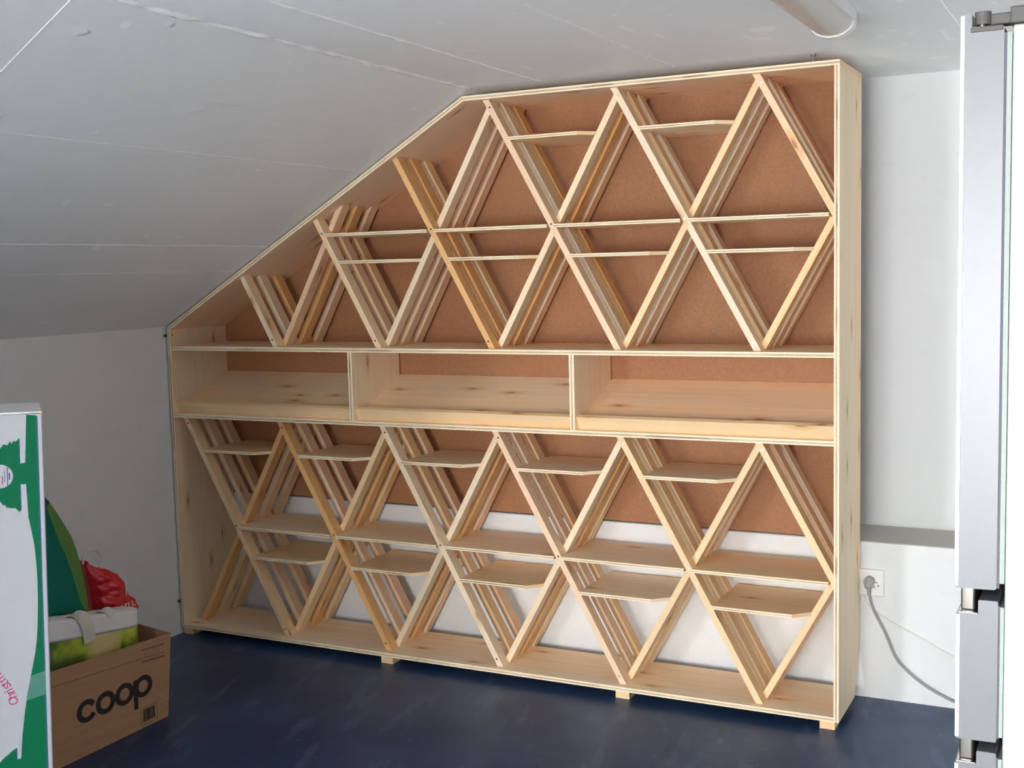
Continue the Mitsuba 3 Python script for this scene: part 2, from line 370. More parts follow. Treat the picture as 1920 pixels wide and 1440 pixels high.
for i in np.unique(slope_geo[1][np.all(Vs[slope_geo[1]][:, :, 1] == 0, axis=1)]):
    UVs[i, 1] = -1 - min(max((ZLT + (ZTOP - ZLT) / XK * Vs[i, 0] - Vs[i, 2]) * math.cos(ang) / TH, 0), 1)
part('slope_panel', slope_geo)
part('top_panel', poly_prism([(xki, ZTOP - TH), (W, ZTOP - TH), (W, ZTOP), (XK, ZTOP)], 0, D, (0, 2, 1), (1, 0, 0), board_uv(1), (1, -1, 2, ZTOP - TH, ZTOP)))
part('bottom_panel', poly_prism([(TH, ZB), (W - TH, ZB), (W - TH, ZB + TH), (TH, ZB + TH)], 0, .315, (0, 2, 1), (1, 0, 0), board_uv(0), (1, -1, 2, ZB, ZB + TH)))
part('shelf', poly_prism([(TH, ZM - TH), (W - TH, ZM - TH), (W - TH, ZM), (TH, ZM)], 0, D, (0, 2, 1), (1, 0, 0), board_uv(0), (1, -1, 2, ZM - TH, ZM)), 'long board above the sloping display shelves')
part('shelf', poly_prism([(TH, ZW - TH), (W - TH, ZW - TH), (W - TH, ZW), (TH, ZW)], 0, D, (0, 2, 1), (1, 0, 0), board_uv(0), (1, -1, 2, ZW - TH, ZW)), 'long board below the sloping display shelves')
hb = [(0, ZLEDGE + .007), (W, ZLEDGE + .007), (W, ZTOP), (XK, ZTOP), (0, ZLT)]
part('back_panel', poly_prism(hb, D, D + .004, (0, 2, 1)), 'brown hardboard back', 'hardboard_brown')
XD = [(0.942, 0.962), (1.9145, 1.9345)]
for a, b in XD:
    part('divider', poly_prism([(0, ZW), (D - .01, ZW), (D - .01, ZM - TH), (0, ZM - TH)], a, b, (1, 2, 0), (0, 0, 1), board_uv(0), (1, -1, 0, a, b)))
bays = [(TH, XD[0][0]), (XD[0][1], XD[1][0]), (XD[1][1], W - TH)]
sd = 0.4165; cs, sn = math.cos(math.atan(sd)), math.sin(math.atan(sd))
for i, (a, b) in enumerate(bays):
    # retaining lip square to the sloping board, both resting on the long board
    p0, p1 = np.array([.0345, ZW]), np.array([.0137, ZW + .0475]); d = np.array([cs, sn]) * .019
    lip = [p0, np.array([p0[0] + .019 / cs, ZW]), p1 + d, p1]
    part('retaining_lip', poly_prism([tuple(q) for q in lip], a, b, (1, 2, 0), (1, 0, 0), board_uv([2, 2, 2][i])))
    y0 = .0615; z0 = 1.1423 - sd * (.347 - y0)
    disp = [(y0, z0), (D - .002, 1.1423 + sd * (D - .002 - .347)), (D - .002, 1.1423 + sd * (D - .002 - .347) - .019), (y0 + .019 * sn, z0 - .019 * cs)]
    part('display_board', poly_prism(disp, a, b, (1, 2, 0), (1, 0, 0), board_uv([0, 0, 1][i])))
# battens: six layers deep, "\" and "/" by turns
BW, SLP = 0.0262, 0.511 / 0.927
Y0, LY, BD = 0.030, 0.0522, 0.0505
Bk = [0.549 + 0.511 * k for k in range(-1, 6)]           # left edge of the V at its foot, k = -1 .. 5
CX = lambda k: 0.549 + 0.511 * k                         # same by number
FULL = 0.4635
def clip_batten(xb, xt, z0, z1, upper):
    """A batten leaning from (xb, z0) to (xt, z1), cut to the inside of the rack."""
    P = Polygon([(xb, z0), (xb + BW, z0), (xt + BW, z1), (xt, z1)])
    inside = Polygon([(TH, z0), (W - TH, z0), (W - TH, z1), (TH, z1)])
    if upper:
        inside = inside.intersection(Polygon([(TH, ZM), (W - TH, ZM), (W - TH, ZTOP - TH), (xki, ZTOP - TH), (TH, zin(TH))]))
    return P.intersection(inside)
steel_screw = trimesh.creation.cylinder(radius=.0036, height=.0016, sections=14)
steel_screw.apply_transform(trimesh.transformations.rotation_matrix(math.pi / 2, (1, 0, 0)))
screw_files = {b: mikit.ply(steel_screw, b, False) for b in ('steel', 'dark_steel')}
def add_line(xb, xt, z0, z1, layer, upper, tone, screws=()):
    P = clip_batten(xb, xt, z0, z1, upper)
    if P.is_empty or P.area < 0.0012: return
    y = Y0 + layer * LY
    k = part('batten', poly_prism(list(P.exterior.coords)[:-1], y, y + BD, (0, 2, 1), (xt - xb, 0, z1 - z0), board_uv(tone)))
    for (sx, sz), kind in screws:
        sk = key_for('screw', k); scene[sk] = {**screw_files[kind], 'to_world': T().translate([sx, y - .0005, sz])}
tones_back = {0: 1, 1: 0, 2: 1, 3: 2, 4: 1}
def lattice(z0, z1, upper, front_tone, slash_tone):
    r_ = random.Random(11 if upper else 5)
    for k in range(0, 6):                                # "\" : foot at CX(k), head one bay to the left
        xb, xt = CX(k), CX(k - 1)
        for layer in (0, 2, 4):
            tone = front_tone.get((k, layer), r_.choice([0, 0, 1, 2, 1]))
            scr = []
            if layer == 0:
                for h in (0.028, FULL - .004, z1 - z0 - .028):
                    sx, sz = xb + BW / 2 - SLP * h, z0 + h
                    if not upper or (sz < zin(sx) - .03):
                        if sx < W - TH - .01: scr.append(((sx, sz), 'steel' if sx > 1.9 else 'dark_steel'))
            add_line(xb, xt, z0, z1, layer, upper, tone, scr)
    for k in range(-1, 5):                               # "/" : foot at CX(k), head one bay to the right
        if upper and k < 0: continue
        xb, xt = CX(k), CX(k + 1)
        for layer in (1, 3, 5):
            tone = slash_tone.get((k, layer), r_.choice([0, 1, 1, 2, 0]))
            add_line(xb, xt, z0, z1, layer, upper, tone)
ZL0, ZL1, ZU0, ZU1 = ZB + TH, ZW - TH, ZM, ZTOP - TH
lattice(ZL0, ZL1, False, {(0, 0): 2, (0, 2): 1, (0, 4): 1, (1, 0): 3, (1, 2): 1, (1, 4): 1, (2, 0): 0, (2, 2): 2, (2, 4): 1, (3, 0): 1, (4, 0): 2, (4, 4): 2, (5, 0): 2, (5, 2): 1},
        {(-1, 1): 3, (-1, 3): 2, (0, 1): 2, (0, 3): 3, (1, 1): 0, (1, 3): 3, (2, 1): 0, (2, 3): 3, (2, 5): 2, (3, 1): 2, (3, 3): 2, (4, 1): 2})
lattice(ZU0, ZU1, True, {(0, 0): 0, (0, 2): 0, (0, 4): 3, (1, 0): 0, (1, 2): 1, (1, 4): 2, (2, 0): 3, (2, 2): 3, (2, 4): 2, (3, 0): 1, (3, 2): 0, (3, 4): 3, (4, 0): 0, (4, 2): 2, (4, 4): 0, (5, 0): 1, (5, 2): 0, (5, 4): 1},
        {(0, 1): 1, (0, 3): 3, (0, 5): 1, (1, 1): 0, (1, 3): 1, (1, 5): 1, (2, 1): 0, (2, 3): 3, (2, 5): 1, (3, 1): 2, (3, 3): 0, (4, 1): 2})
# the boards laid into the lattice
HT = 0.0125
XC = lambda k: CX(k) + BW / 2 - SLP * FULL                # middle of crossing k
def long_board(k, z0):
    zc = z0 + FULL - .004
    a, b = XC(k) + .0145, XC(k + 1) - .0145
    part('lattice_shelf', poly_prism([(a, Y0 - .006), (b, Y0 - .006), (b, .325), (a, .325)], zc - HT, zc, (0, 1, 2), (1, 0, 0), board_uv(rng.choice([0, 0, 2])), (1, -1, 2, zc - HT, zc)))
def short_board(xc, h, z, tone=None):
    """In a V whose foot (or crossing) is centred on xc: rests on the battens, its front right corner cut off."""
    a, b = xc + BW / 2 - SLP * h, xc - BW / 2 + SLP * h
    ya, yb = Y0 - .002, Y0 + LY
    part('lattice_shelf', poly_prism([(a, ya), (b - .055, ya), (b, yb), (b, .352), (a, .352)], z - HT, z, (0, 1, 2), (1, 0, 0), board_uv(rng.choice([0, 0, 2]) if tone is None else tone), (1, -1, 2, z - HT, z)))
for k in range(0, 5):
    long_board(k, ZL0)
    short_board(CX(k) + BW / 2, .333, ZL0 + .333, [2, 2, 2, 0, 2][k])
    short_board(XC(k), .322, ZL0 + FULL - .004 + .327)
for k in range(1, 5):
    long_board(k, ZU0); short_board(CX(k) + BW / 2, .349, ZU0 + .349)
for k in (3, 4):
    short_board(XC(k), .327, ZU0 + FULL - .004 + .327)
for x0, x1 in ((0.0, .05), (1.045, 1.10), (2.072, 2.126), (2.82, 2.871)):
    part('foot', poly_prism([(x0, 0), (x1, 0), (x1, ZB), (x0, ZB)], .012, .07, (0, 2, 1), (0, 1, 0), board_uv(2)))
    part('foot', poly_prism([(x0, 0), (x1, 0), (x1, ZB), (x0, ZB)], .24, .30, (0, 2, 1), (0, 1, 0), board_uv(2)))
# bolts that hold it: one up to the ceiling, two to the left wall
b = trimesh.creation.cylinder(radius=.004, height=ZC - ZTOP + .002, sections=14); b.apply_translation((2.80, .012, (ZC + ZTOP) / 2))
nut = trimesh.creation.cylinder(radius=.008, height=.006, sections=6); nut.apply_translation((2.80, .012, ZC - .003))
put('anchor_bolt', mikit.ply(trimesh.util.concatenate([b, nut]), 'bolt_steel'), rack, 'steel anchor bolt up to the ceiling')
for z in (1.333, .150):
    c = trimesh.creation.cylinder(radius=.006, height=.012, sections=16); c.apply_transform(trimesh.transformations.rotation_matrix(math.pi / 2, (0, 1, 0))); c.apply_translation((-.006, -.004, z))
    put('anchor_bolt', mikit.ply(c, 'dark_steel'), rack, 'dark anchor bolt into the left wall')
for x, y, z in ((TH, .012, 1.335),):
    c = trimesh.creation.cylinder(radius=.003, height=.001, sections=12); c.apply_transform(trimesh.transformations.rotation_matrix(math.pi / 2, (0, 1, 0))); c.apply_translation((x, y, z))
    put('screw_hole', mikit.ply(c, 'hole_black'), rack)

# ---------------------------------------------------------------- refrigerator, seen from its hinge side
FY = -1.9
fr = thing('refrigerator', 'tall white-bodied refrigerator with silver door edges, cut off by the right edge of the picture', 'refrigerator')
put('body', mikit.ply(rounded_box(3.545, 4.16, FY, FY + .60, .03, 1.9517, .004), 'fridge_white', 30), fr, 'white side of the cabinet')
put('top_cover', mikit.ply(rounded_box(3.541, 4.16, FY - .004, FY + .60, 1.953, 1.979, .003), 'fridge_grey', 30), fr, 'grey cover on top')
put('feet', mikit.ply(bx(3.58, 4.12, FY + .03, FY + .56, 0, .045), 'seal_dark'), fr)
XF, XB = 3.468, 3.5325
def door_part(poly, y0=FY, y1=FY + .598, r=.004):
    p = Polygon(poly); p = p.buffer(-r, join_style='round').buffer(r, quad_segs=5)
    g = trimesh.creation.extrude_polygon(p, y1 - y0, engine='earcut')
    g.apply_transform(np.array([[1, 0, 0, 0], [0, 0, -1, y1], [0, 1, 0, 0], [0, 0, 0, 1.0]])); return g
d1 = put('door', mikit.ply(door_part([(XF, 1.037), (XB, 1.039), (XB, 1.9517), (3.4843, 1.9535), (3.4843, 1.976), (XF, 1.976)]), 'fridge_silver', 40), fr, 'upper door')
put('edge', mikit.ply(rounded_box(XF - .0012, XF + .0058, FY - .0008, FY + .590, 1.041, 1.972, .0007), 'edge_highlight', 30), d1, 'pale strip painted as the highlight on the rounded edge')
put('hinge_plate', mikit.ply(rounded_box(3.4825, 3.5305, FY - .003, FY + .05, 1.9445, 1.9525, .0015), 'fridge_grey', 30), d1)
put('gasket', mikit.ply(bx(XB + .004, 3.5443, FY + .0015, FY + .59, 1.05, 1.940), 'gasket'), d1)
put('seal', mikit.ply(bx(XB - .001, XB + .0042, FY + .001, FY + .59, 1.042, 1.940), 'seal_dark'), d1)
hinge = put('hinge', mikit.ply(trimesh.util.concatenate([rounded_box(3.508, 3.546, FY + .012, FY + .04, 1.9555, 1.9735, .003)]), 'fridge_grey', 30), fr)
c = trimesh.creation.cylinder(radius=.0125, height=.020, sections=32); c.apply_translation((3.4995, FY + .014, 1.967))
put('barrel', mikit.ply(c, 'fridge_grey', 40), hinge)
c = trimesh.creation.cylinder(radius=.0045, height=.012, sections=20); c.apply_translation((3.4985, FY + .012, 1.955))
put('pin', mikit.ply(c, 'chrome', 40), hinge)
def drawer(ztop, zstep, zbot):
    d = put('door', mikit.ply(door_part([(XF + .003, zbot), (XB + .003, zbot + .001), (XB + .003, ztop), (3.5045, ztop), (3.5045, zstep), (XF + .003, zstep)], r=.003), 'fridge_silver', 40), fr, 'lower drawer front with a grip recess along its top')
    put('edge', mikit.ply(rounded_box(XF + .0018, XF + .0088, FY - .0008, FY + .590, zbot + .003, zstep - .003, .0007), 'edge_highlight', 30), d, 'pale strip painted as the highlight on the rounded edge')
    put('grip', mikit.ply(rounded_box(XF + .0045, 3.5035, FY + .001, FY + .594, zstep - .001, zstep + .002, .001), 'chrome', 30), d)
    put('recess', mikit.ply(rounded_box(3.476, 3.4985, FY + .012, FY + .58, zstep + .001, ztop + .018, .004), 'recess_metal', 30), d)
    put('gasket', mikit.ply(bx(XB + .0062, 3.5446, FY + .0015, FY + .59, zbot + .01, ztop - .01), 'gasket'), d)
    put('seal', mikit.ply(bx(XB + .0020, XB + .0064, FY + .001, FY + .59, zbot + .008, ztop - .008), 'seal_dark'), d)
drawer(1.0200, .9955, .7775)
drawer(.7600, .7365, .50)
drawer(.4820, .4590, .09)

# ---------------------------------------------------------------- socket and cables on the low wall
sk = thing('power_socket', 'white square wall socket right of the wine rack, with a grey plug in it', 'socket')
put('plate', mikit.ply(rounded_box(2.872, 2.971, YW - .012, YW, .381, .478, .004), 'socket_white', 30), sk)
def disc(x, z, r, y0, y1, seg=32):
    c = trimesh.creation.cylinder(radius=r, height=abs(y1 - y0), sections=seg)
    c.apply_transform(trimesh.transformations.rotation_matrix(math.pi / 2, (1, 0, 0))); c.apply_translation((x, (y0 + y1) / 2, z)); return c
put('socket_face', mikit.ply(disc(2.928, .431, .0235, YW - .0145, YW - .011), 'socket_white', 30), sk)
for x, z in ((2.945, .4325), (2.9385, .4165), (2.952, .421)):
    put('contact_hole', mikit.ply(disc(x, z, .0024, YW - .0152, YW - .014, 14), 'hole_black'), sk)
cord = thing('plug_lead', 'grey power cord plugged into the white socket and running down behind the refrigerator', 'power cord')
body = trimesh.util.concatenate([disc(2.9225, .437, .0185, YW - .040, YW - .0148), rounded_box(2.906, 2.936, YW - .042, YW - .018, .412, .448, .009)])
put('plug', mikit.ply(body, 'grey_rubber', 40), cord, 'grey plug')
put('strain_relief', mikit.ply(tube([(2.9205, YW - .030, .418), (2.9205, YW - .028, .404), (2.922, YW - .026, .388)], .0062), 'grey_rubber', 40), cord)
yc = YW - .020
put('cable', mikit.ply(tube([(2.922, YW - .026, .390), (2.925, yc, .365), (2.945, yc, .313), (2.984, yc, .237), (3.016, yc, .163), (3.062, yc, .114), (3.126, yc, .070), (3.219, yc, .029), (3.32, yc - .03, .008), (3.55, yc - .12, .006)], .0036, 10), 'grey_rubber', 60), cord)
yt = YW - .004
put('thin_cable', mikit.ply(tube([(2.896, yt, .392), (2.902, yt, .366), (2.915, yt, .346), (2.941, yt, .325), (3.052, yt, .265), (3.227, yt, .180), (3.42, yt, .085), (3.60, yt, .02)], .0021, 8), 'white_cable', 60),
    None, 'thin pale cable fixed slantwise across the low white wall', category='cable')

# ---------------------------------------------------------------- ceiling lamps
def arch(mid, w, drop, n=22, base=.022):
    a = np.linspace(0, math.pi, n)
    return [(mid + w / 2 * math.cos(t), ZC - base - drop * math.sin(t)) for t in a]
def lamp_prism(pts, y0, y1):
    g = trimesh.creation.extrude_polygon(Polygon(pts), y1 - y0, engine='earcut')
    g.apply_transform(np.array([[1, 0, 0, 0], [0, 0, -1, y1], [0, 1, 0, 0], [0, 0, 0, 1.0]])); return g
def tube_lamp(label, x0, x1, y0, y1, glow=None):
    """A long ceiling luminaire: housing, curved cover, two end caps; with glow, its cover shines."""
    lamp = thing('ceiling_lamp', label, 'ceiling lamp'); mid = (x0 + x1) / 2
    put('housing', mikit.ply(bx(x0, x1, y0, y1, ZC - .026, ZC), 'lamp_white'), lamp)
    cover = lamp_prism(arch(mid, .114, .040), y0 + .02, y1 - .006)
    if glow is None:
        put('diffuser', mikit.ply(cover, 'lamp_diffuser', 35), lamp)
    else:
        f = cover.faces[(cover.face_normals[:, 2] < -.02)]
        put('diffuser', mikit.ply((cover.vertices, f), 'lamp_diffuser', False, emitter={'type': 'area', 'radiance': tex(glow)}), lamp, 'shining cover')
    cap = [(x1 - .003, ZC - .0005), (x1 - .003, ZC - .022)] + arch(mid, .1205, .0432)[1:-1] + [(x0 + .003, ZC - .022), (x0 + .003, ZC - .0005)]
    put('end_cap', mikit.ply(lamp_prism(cap, y1 - .007, y1 + .030), 'lamp_white', 35), lamp)
    put('end_cap', mikit.ply(lamp_prism(cap, y0 - .022, y0 + .021), 'lamp_white', 35), lamp)
tube_lamp('long white fluorescent ceiling lamp with a curved cover, switched off', 2.926, 3.052, -2.15, -0.60)

# ---------------------------------------------------------------- tall printed carton, left front
tc = thing('tree_carton', 'tall white and green printed carton standing in front of the brown cardboard box', 'carton')
th = math.radians(50); tilt = math.radians(1.633)
eh = np.array([-math.cos(th), -math.sin(th), 0]); en = np.array([math.sin(th), -math.cos(th), 0])     # left along the front, out of the front
es = eh * math.cos(tilt) + np.array([0, 0, math.sin(tilt)]); eu = -eh * math.sin(tilt) + np.array([0, 0, math.cos(tilt)])
O = np.array([1.235, -1.8, 0]) + eh * .03397
def carton_frame(out=0.0): return (O + en * out, es, eu, en)
CW, CH, CD = .40, 1.2475, .26
M = np.eye(4); M[:3, 0], M[:3, 1], M[:3, 2], M[:3, 3] = es, eu, -en, O
bodym = rounded_box(0, CW, 0, CH, 0, CD, .004)
bodym.apply_transform(M)
if np.linalg.det(M[:3, :3]) < 0: bodym.invert()
put('box', mikit.ply(bodym, 'carton_white', 30), tc)
fl = [(0.0, CH + .0015), (0.10, CH - .001), (.40, CH - .001), (.40, CH + .003), (0.0, CH + .004)]
g = decal(Polygon(fl), CD - .01, (O - en * (CD - .005), es, eu, en)); put('flap', mikit.ply(g, 'bag_white'), tc)
band_left = [(.0385, 1.245), (.0442, 1.1211), (.0568, 1.1197), (.0567, 1.186), (.0657, 1.1759), (.0704, 1.1793), (.0755, 1.1712), (.0781, 1.1787), (.0861, 1.1675), (.0908, 1.1709), (.0966, 1.1691), (.1026, 1.16),
             (.115, 1.163), (.122, 1.150), (.132, 1.154), (.140, 1.142), (.152, 1.145), (.160, 1.128), (.176, 1.120), (.192, 1.090), (.176, 1.062), (.160, 1.052), (.150, 1.035), (.140, 1.040), (.130, 1.026), (.118, 1.030),
             (.1068, 1.026), (.1005, 1.014), (.0956, 1.0157), (.092, 1.0081), (.0767, 1.0048), (.0728, 1.0067), (.0616, .9942), (.0566, .9991), (.0575, 1.0659), (.0439, 1.0661),
             (.0406, .9788), (.0340, .940), (.0288, .9049), (.0255, .858), (.0242, .8108), (.0243, .770), (.0254, .7294), (.0275, .692), (.0305, .6543), (.0350, .622), (.0409, .5925), (.0490, .553), (.0576, .5124), (.0655, .460), (.0723, .4065), (.0774, .3441),
             (.0868, .343), (.087, .374), (.100, .3657), (.1071, .3591), (.1165, .3529), (.1236, .3463), (.1285, .3393), (.150, .335), (.170, .31), (.20, .29), (.23, .26), (.20, .22), (.16, .18), (.12, .15), (.10, .10), (.09, .02), (.0145, .02), (.0145, 1.242)]
green = Polygon(band_left).buffer(0)
circle = Point(.1048, 1.089).buffer(.0300, 32)
put('printed_tree_band', mikit.ply(decal(green.difference(circle.buffer(.0005)), .0006, carton_frame()), 'print_green'), tc, 'green printed band with a tree shape')
put('printed_line', mikit.ply(decal(sbox(.0118, .02, .0142, 1.240), .0007, carton_frame()), 'print_blue'), tc)
for q in (sbox(.0562, 1.122, .0578, 1.178), sbox(.0568, 1.002, .0584, 1.063), sbox(.0862, .345, .0882, .372)):
    put('printed_line', mikit.ply(decal(q, .0008, carton_frame()), 'print_blue'), tc)
for q, b_ in ((sbox(.0865, 1.064, .0885, 1.112), 'print_blue'), (sbox(.0815, 1.080, .0845, 1.097), 'print_blue'), (sbox(.0985, 1.068, .1008, 1.090), 'print_magenta'), (sbox(.0935, 1.074, .0950, 1.104), 'print_teal')):
    put('emblem_line', mikit.ply(decal(q, .0007, carton_frame()), b_), tc)
# the carton stands on its end, so its lettering runs upwards along an arc; it goes on out of the picture
def letter(ch, h):
    tm = meshkit.text_mesh(ch, h, 0.0007); return tm
pos = np.array([.0790, .4905]); a0 = math.radians(79)
for ch, step, bend in zip('Christmas', (.0185, .0150, .0085, .0085, .0125, .0110, .022, .015, .015), (6, 5, 3, 3, 4, 3, 6, 5, 5)):
    tm = letter(ch, .0215)
    # text x runs along the baseline direction, text y (up) points to the left of it; s grows to the left in the picture
    bd = np.array([math.cos(a0), math.sin(a0)]); ud = np.array([math.sin(a0), -math.cos(a0)])
    Q = np.array(tm.vertices); s_ = pos[0] + Q[:, 0] * bd[0] + Q[:, 1] * ud[0]; h_ = pos[1] + Q[:, 0] * bd[1] + Q[:, 1] * ud[1]
    Vw = O + np.outer(s_, es) + np.outer(h_, eu) + np.outer(Q[:, 2], en)
    if (s_ < .33).all():
        g = trimesh.Trimesh(Vw, tm.faces, process=False)
        if g.volume < 0: g.invert()
        put('lettering', mikit.ply(g, 'print_magenta'), tc)
    pos = pos + bd * step; a0 -= math.radians(bend)
put('tape', mikit.ply(decal(Polygon([(.0476, .5617), (.0122, .570), (.0117, .5079), (.060, .4965)]), .0009, carton_frame()), 'print_teal'), tc, 'strip of clear tape')
put('torn_corner', mikit.ply(decal(Polygon([(-.0005, 1.2475), (.008, 1.2478), (.0065, 1.2530), (.001, 1.2535)]), .012, carton_frame(-.011)), 'tan_edge'), tc, 'torn brown corner')

# ---------------------------------------------------------------- brown cardboard box on the floor
cb = thing('cardboard_box', 'open brown cardboard box with a black shop name standing on the blue floor', 'cardboard box')
BX0, BX1, BY0, BY1, BT = .32, .65, -1.36, -.795, .005
HF = lambda y: .300 + .03 * (-(y) - .80) / .5
def wall_poly(pts, o, ex, ey, n_, t=BT): return decal(Polygon(pts), t, (o, ex, ey, n_))
def flare(mesh):
    """the walls lean out a little towards the open top"""
    v = mesh.vertices.copy(); s = np.clip(v[:, 2] / .3, 0, 1.2)
    v[:, 1] += np.where(v[:, 1] > (BY0 + BY1) / 2, 1, -1) * .030 * s ** 1.0
    v[:, 0] += np.where(v[:, 0] > (BX0 + BX1) / 2, .004, -.004) * s
    mesh.vertices = v; return mesh
L_ = BY1 - BY0
fw = wall_poly([(0, 0), (L_, 0), (L_, HF(BY1)), (0, HF(BY0))], (BX1, BY0, 0.0), (0, 1, 0), (0, 0, 1), (-1, 0, 0))
bw_ = wall_poly([(0, 0), (L_, 0), (L_, .31), (0, .31)], (BX0, BY0, 0.0), (0, 1, 0), (0, 0, 1), (1, 0, 0))
rw = wall_poly([(0, 0), (BX1 - BX0, 0), (BX1 - BX0, .302), (0, .335)], (BX0, BY1, 0.0), (1, 0, 0), (0, 0, 1), (0, -1, 0))
lw = wall_poly([(0, 0), (BX1 - BX0, 0), (BX1 - BX0, .31), (0, .31)], (BX0, BY0, 0.0), (1, 0, 0), (0, 0, 1), (0, 1, 0))
bt = bx(BX0 + .002, BX1 - .002, BY0 + .002, BY1 - .002, 0.0, .006)
fw, bw_, rw, lw = [flare(g.subdivide().subdivide()) for g in (fw, bw_, rw, lw)]
put('body', mikit.ply(trimesh.util.concatenate([fw, bw_, rw, lw, bt]), 'cardboard_brown'), cb)
# the shop's lettering: four ring letters that overlap
def ring(cx, cz, r, w, sq=1.0):
    o = affinity.scale(Point(0, 0).buffer(r, 48), 1.0, sq); i = affinity.scale(Point(0, 0).buffer(r - w, 48), .95, sq)
    return affinity.translate(o.difference(i), cx, cz)
r0, w0, pitch = .0440, .0195, .0860
cpts = []
cC = ring(0, 0, r0, w0, 1.0).difference(Polygon([(0.010, 0), (.08, .062), (.08, -.062)]))
logo = unary_union([cC, ring(pitch * .96, 0, r0, w0), ring(pitch * 1.98, 0, r0, w0), ring(pitch * 3.02, 0, r0, w0), sbox(pitch * 3.02 - r0 - .003, -.083, pitch * 3.02 - r0 + .0165, .036)])
logo = affinity.scale(logo, 1.0, .88, origin=(0, 0))
logo = affinity.translate(logo, -1.172, .1510)
def front_decal(shape, out=.0008, skew=-.005):
    m_ = decal(shape, .0007, ((BX1, 0, 0), (0, 1, 0), (0, 0, 1), (1, 0, 0)))
    v = m_.vertices.copy(); v[:, 0] += .0002 + .004 * np.clip(v[:, 2] / .3, 0, 1.2); m_.vertices = v; return m_
put('lettering', mikit.ply(front_decal(logo.segmentize(.01)), 'print_black'), cb, 'black word coop')
bars = []
r_ = random.Random(3); y = -.918
bars_y0, bars_y1 = -.918, -.862
while y < bars_y1:
    w = r_.choice([.0012, .002, .003]); bars.append(sbox(y, .020, min(y + w, bars_y1), .064)); y += w + r_.choice([.0012, .0018, .0025])
put('barcode', mikit.ply(front_decal(unary_union(bars)), 'print_black'), cb, 'printed barcode')
frm = sbox(-.929, .010, -.850, .071); put('barcode_frame', mikit.ply(front_decal(frm.difference(frm.buffer(-.0012))), 'print_brown'), cb)
fold = Polygon([(-1.33, .281), (-.80, .243), (-.80, .2415), (-1.33, .2795)]); put('fold_line', mikit.ply(front_decal(fold), 'print_brown'), cb)
for (ya, za) in ((-.914, .2775), (-.914, .2345)):
    tm = meshkit.text_mesh('Profes/Papier Carton', .0068, .0006)
    Q = np.array(tm.vertices); sc = .112 / Q[:, 0].max(); yy = ya + Q[:, 0] * sc; zz = za + Q[:, 1] - .085 * Q[:, 0] * sc
    Vw = np.stack([BX1 + .0003 + .004 * np.clip(zz / .3, 0, 1.2) + Q[:, 2], yy, zz], 1)
    put('small_print', mikit.ply((Vw, tm.faces), 'print_brown'), cb)

# ---------------------------------------------------------------- shopping bag in the box
sb = thing('shopping_bag', 'white-hemmed shopping bag with a vegetable photo print, upright in the brown box', 'shopping bag')
ztop_bag = lambda y: .412 + .16 * (-.859 - y)
def bag_ring(f, grow=0.0, seed=0, top=None):
    """One level of the bag: f from 0 (bottom) to 1 (top); the outline is a rounded rectangle with soft creases."""
    n = 96; P = []
    y0, y1, x0, x1 = -1.30, -.859, .520, .606
    for t in np.linspace(0, 1, n, endpoint=False):
        a = 2 * math.pi * t
        cx_, sx_ = math.cos(a), math.sin(a)
        yy = (y0 + y1) / 2 + (y1 - y0) / 2 * math.copysign(abs(cx_) ** .28, cx_)
        xx = (x0 + x1) / 2 - (x1 - x0) / 2 * math.copysign(abs(sx_) ** .42, sx_)
        zt = ztop_bag(yy); z = .012 + f * (zt - .012)
        bulge = (meshkit.fbm(np.array([yy * 9, z * 7, xx * 9 + 3]), 3) - .5) * .016 * (1 if grow == 0 else .8)
        nx_ = -math.copysign(1, sx_) * abs(sx_) ** .5; ny_ = math.copysign(1, cx_) * abs(cx_) ** 6
        P.append([xx + nx_ * (bulge + grow), yy + ny_ * grow, z])
    return np.array(P)
def orient(m_):
    if m_.volume < 0: m_.invert()
    return m_
put('print_body', mikit.ply(orient(loft([bag_ring(f) for f in np.linspace(0, .93, 24)])), 'bag_photo', True), sb, 'photo print of green and yellow vegetables')
put('hem', mikit.ply(orient(loft([bag_ring(f, .0022) for f in np.linspace(.842, 1.0, 8)])), 'bag_white', True), sb, 'glossy white hem')
def strap(pts, w, t=.0025):
    """a flat band through points (x, y, z), w wide along y"""
    pts = np.array(pts, float)
    from scipy.interpolate import CubicSpline
    d = np.concatenate([[0], np.cumsum(np.linalg.norm(np.diff(pts, axis=0), axis=1))]); c = CubicSpline(d, pts)(np.linspace(0, d[-1], 26))
    tg = np.gradient(c, axis=0); tg /= np.linalg.norm(tg, axis=1)[:, None]
    R_ = []
    for p, g_ in zip(c, tg):
        wv = np.array([0, 1, 0]) - g_ * g_[1]; wv /= np.linalg.norm(wv); nn = np.cross(g_, wv)
        R_.append(np.array([p + wv * w / 2 + nn * t / 2, p - wv * w / 2 + nn * t / 2, p - wv * w / 2 - nn * t / 2, p + wv * w / 2 - nn * t / 2]))
    return orient(loft(R_))
put('handle', mikit.ply(strap([(.618, -1.108, .366), (.619, -1.112, .400), (.617, -1.120, .436), (.608, -1.132, .458), (.594, -1.150, .466), (.578, -1.165, .458)], .050), 'strap_beige', 40), sb, 'beige carrying strap')
put('handle', mikit.ply(strap([(.616, -.995, .428), (.606, -1.005, .441), (.592, -1.02, .449), (.578, -1.03, .444), (.566, -1.04, .430)], .036), 'strap_beige', 40), sb)

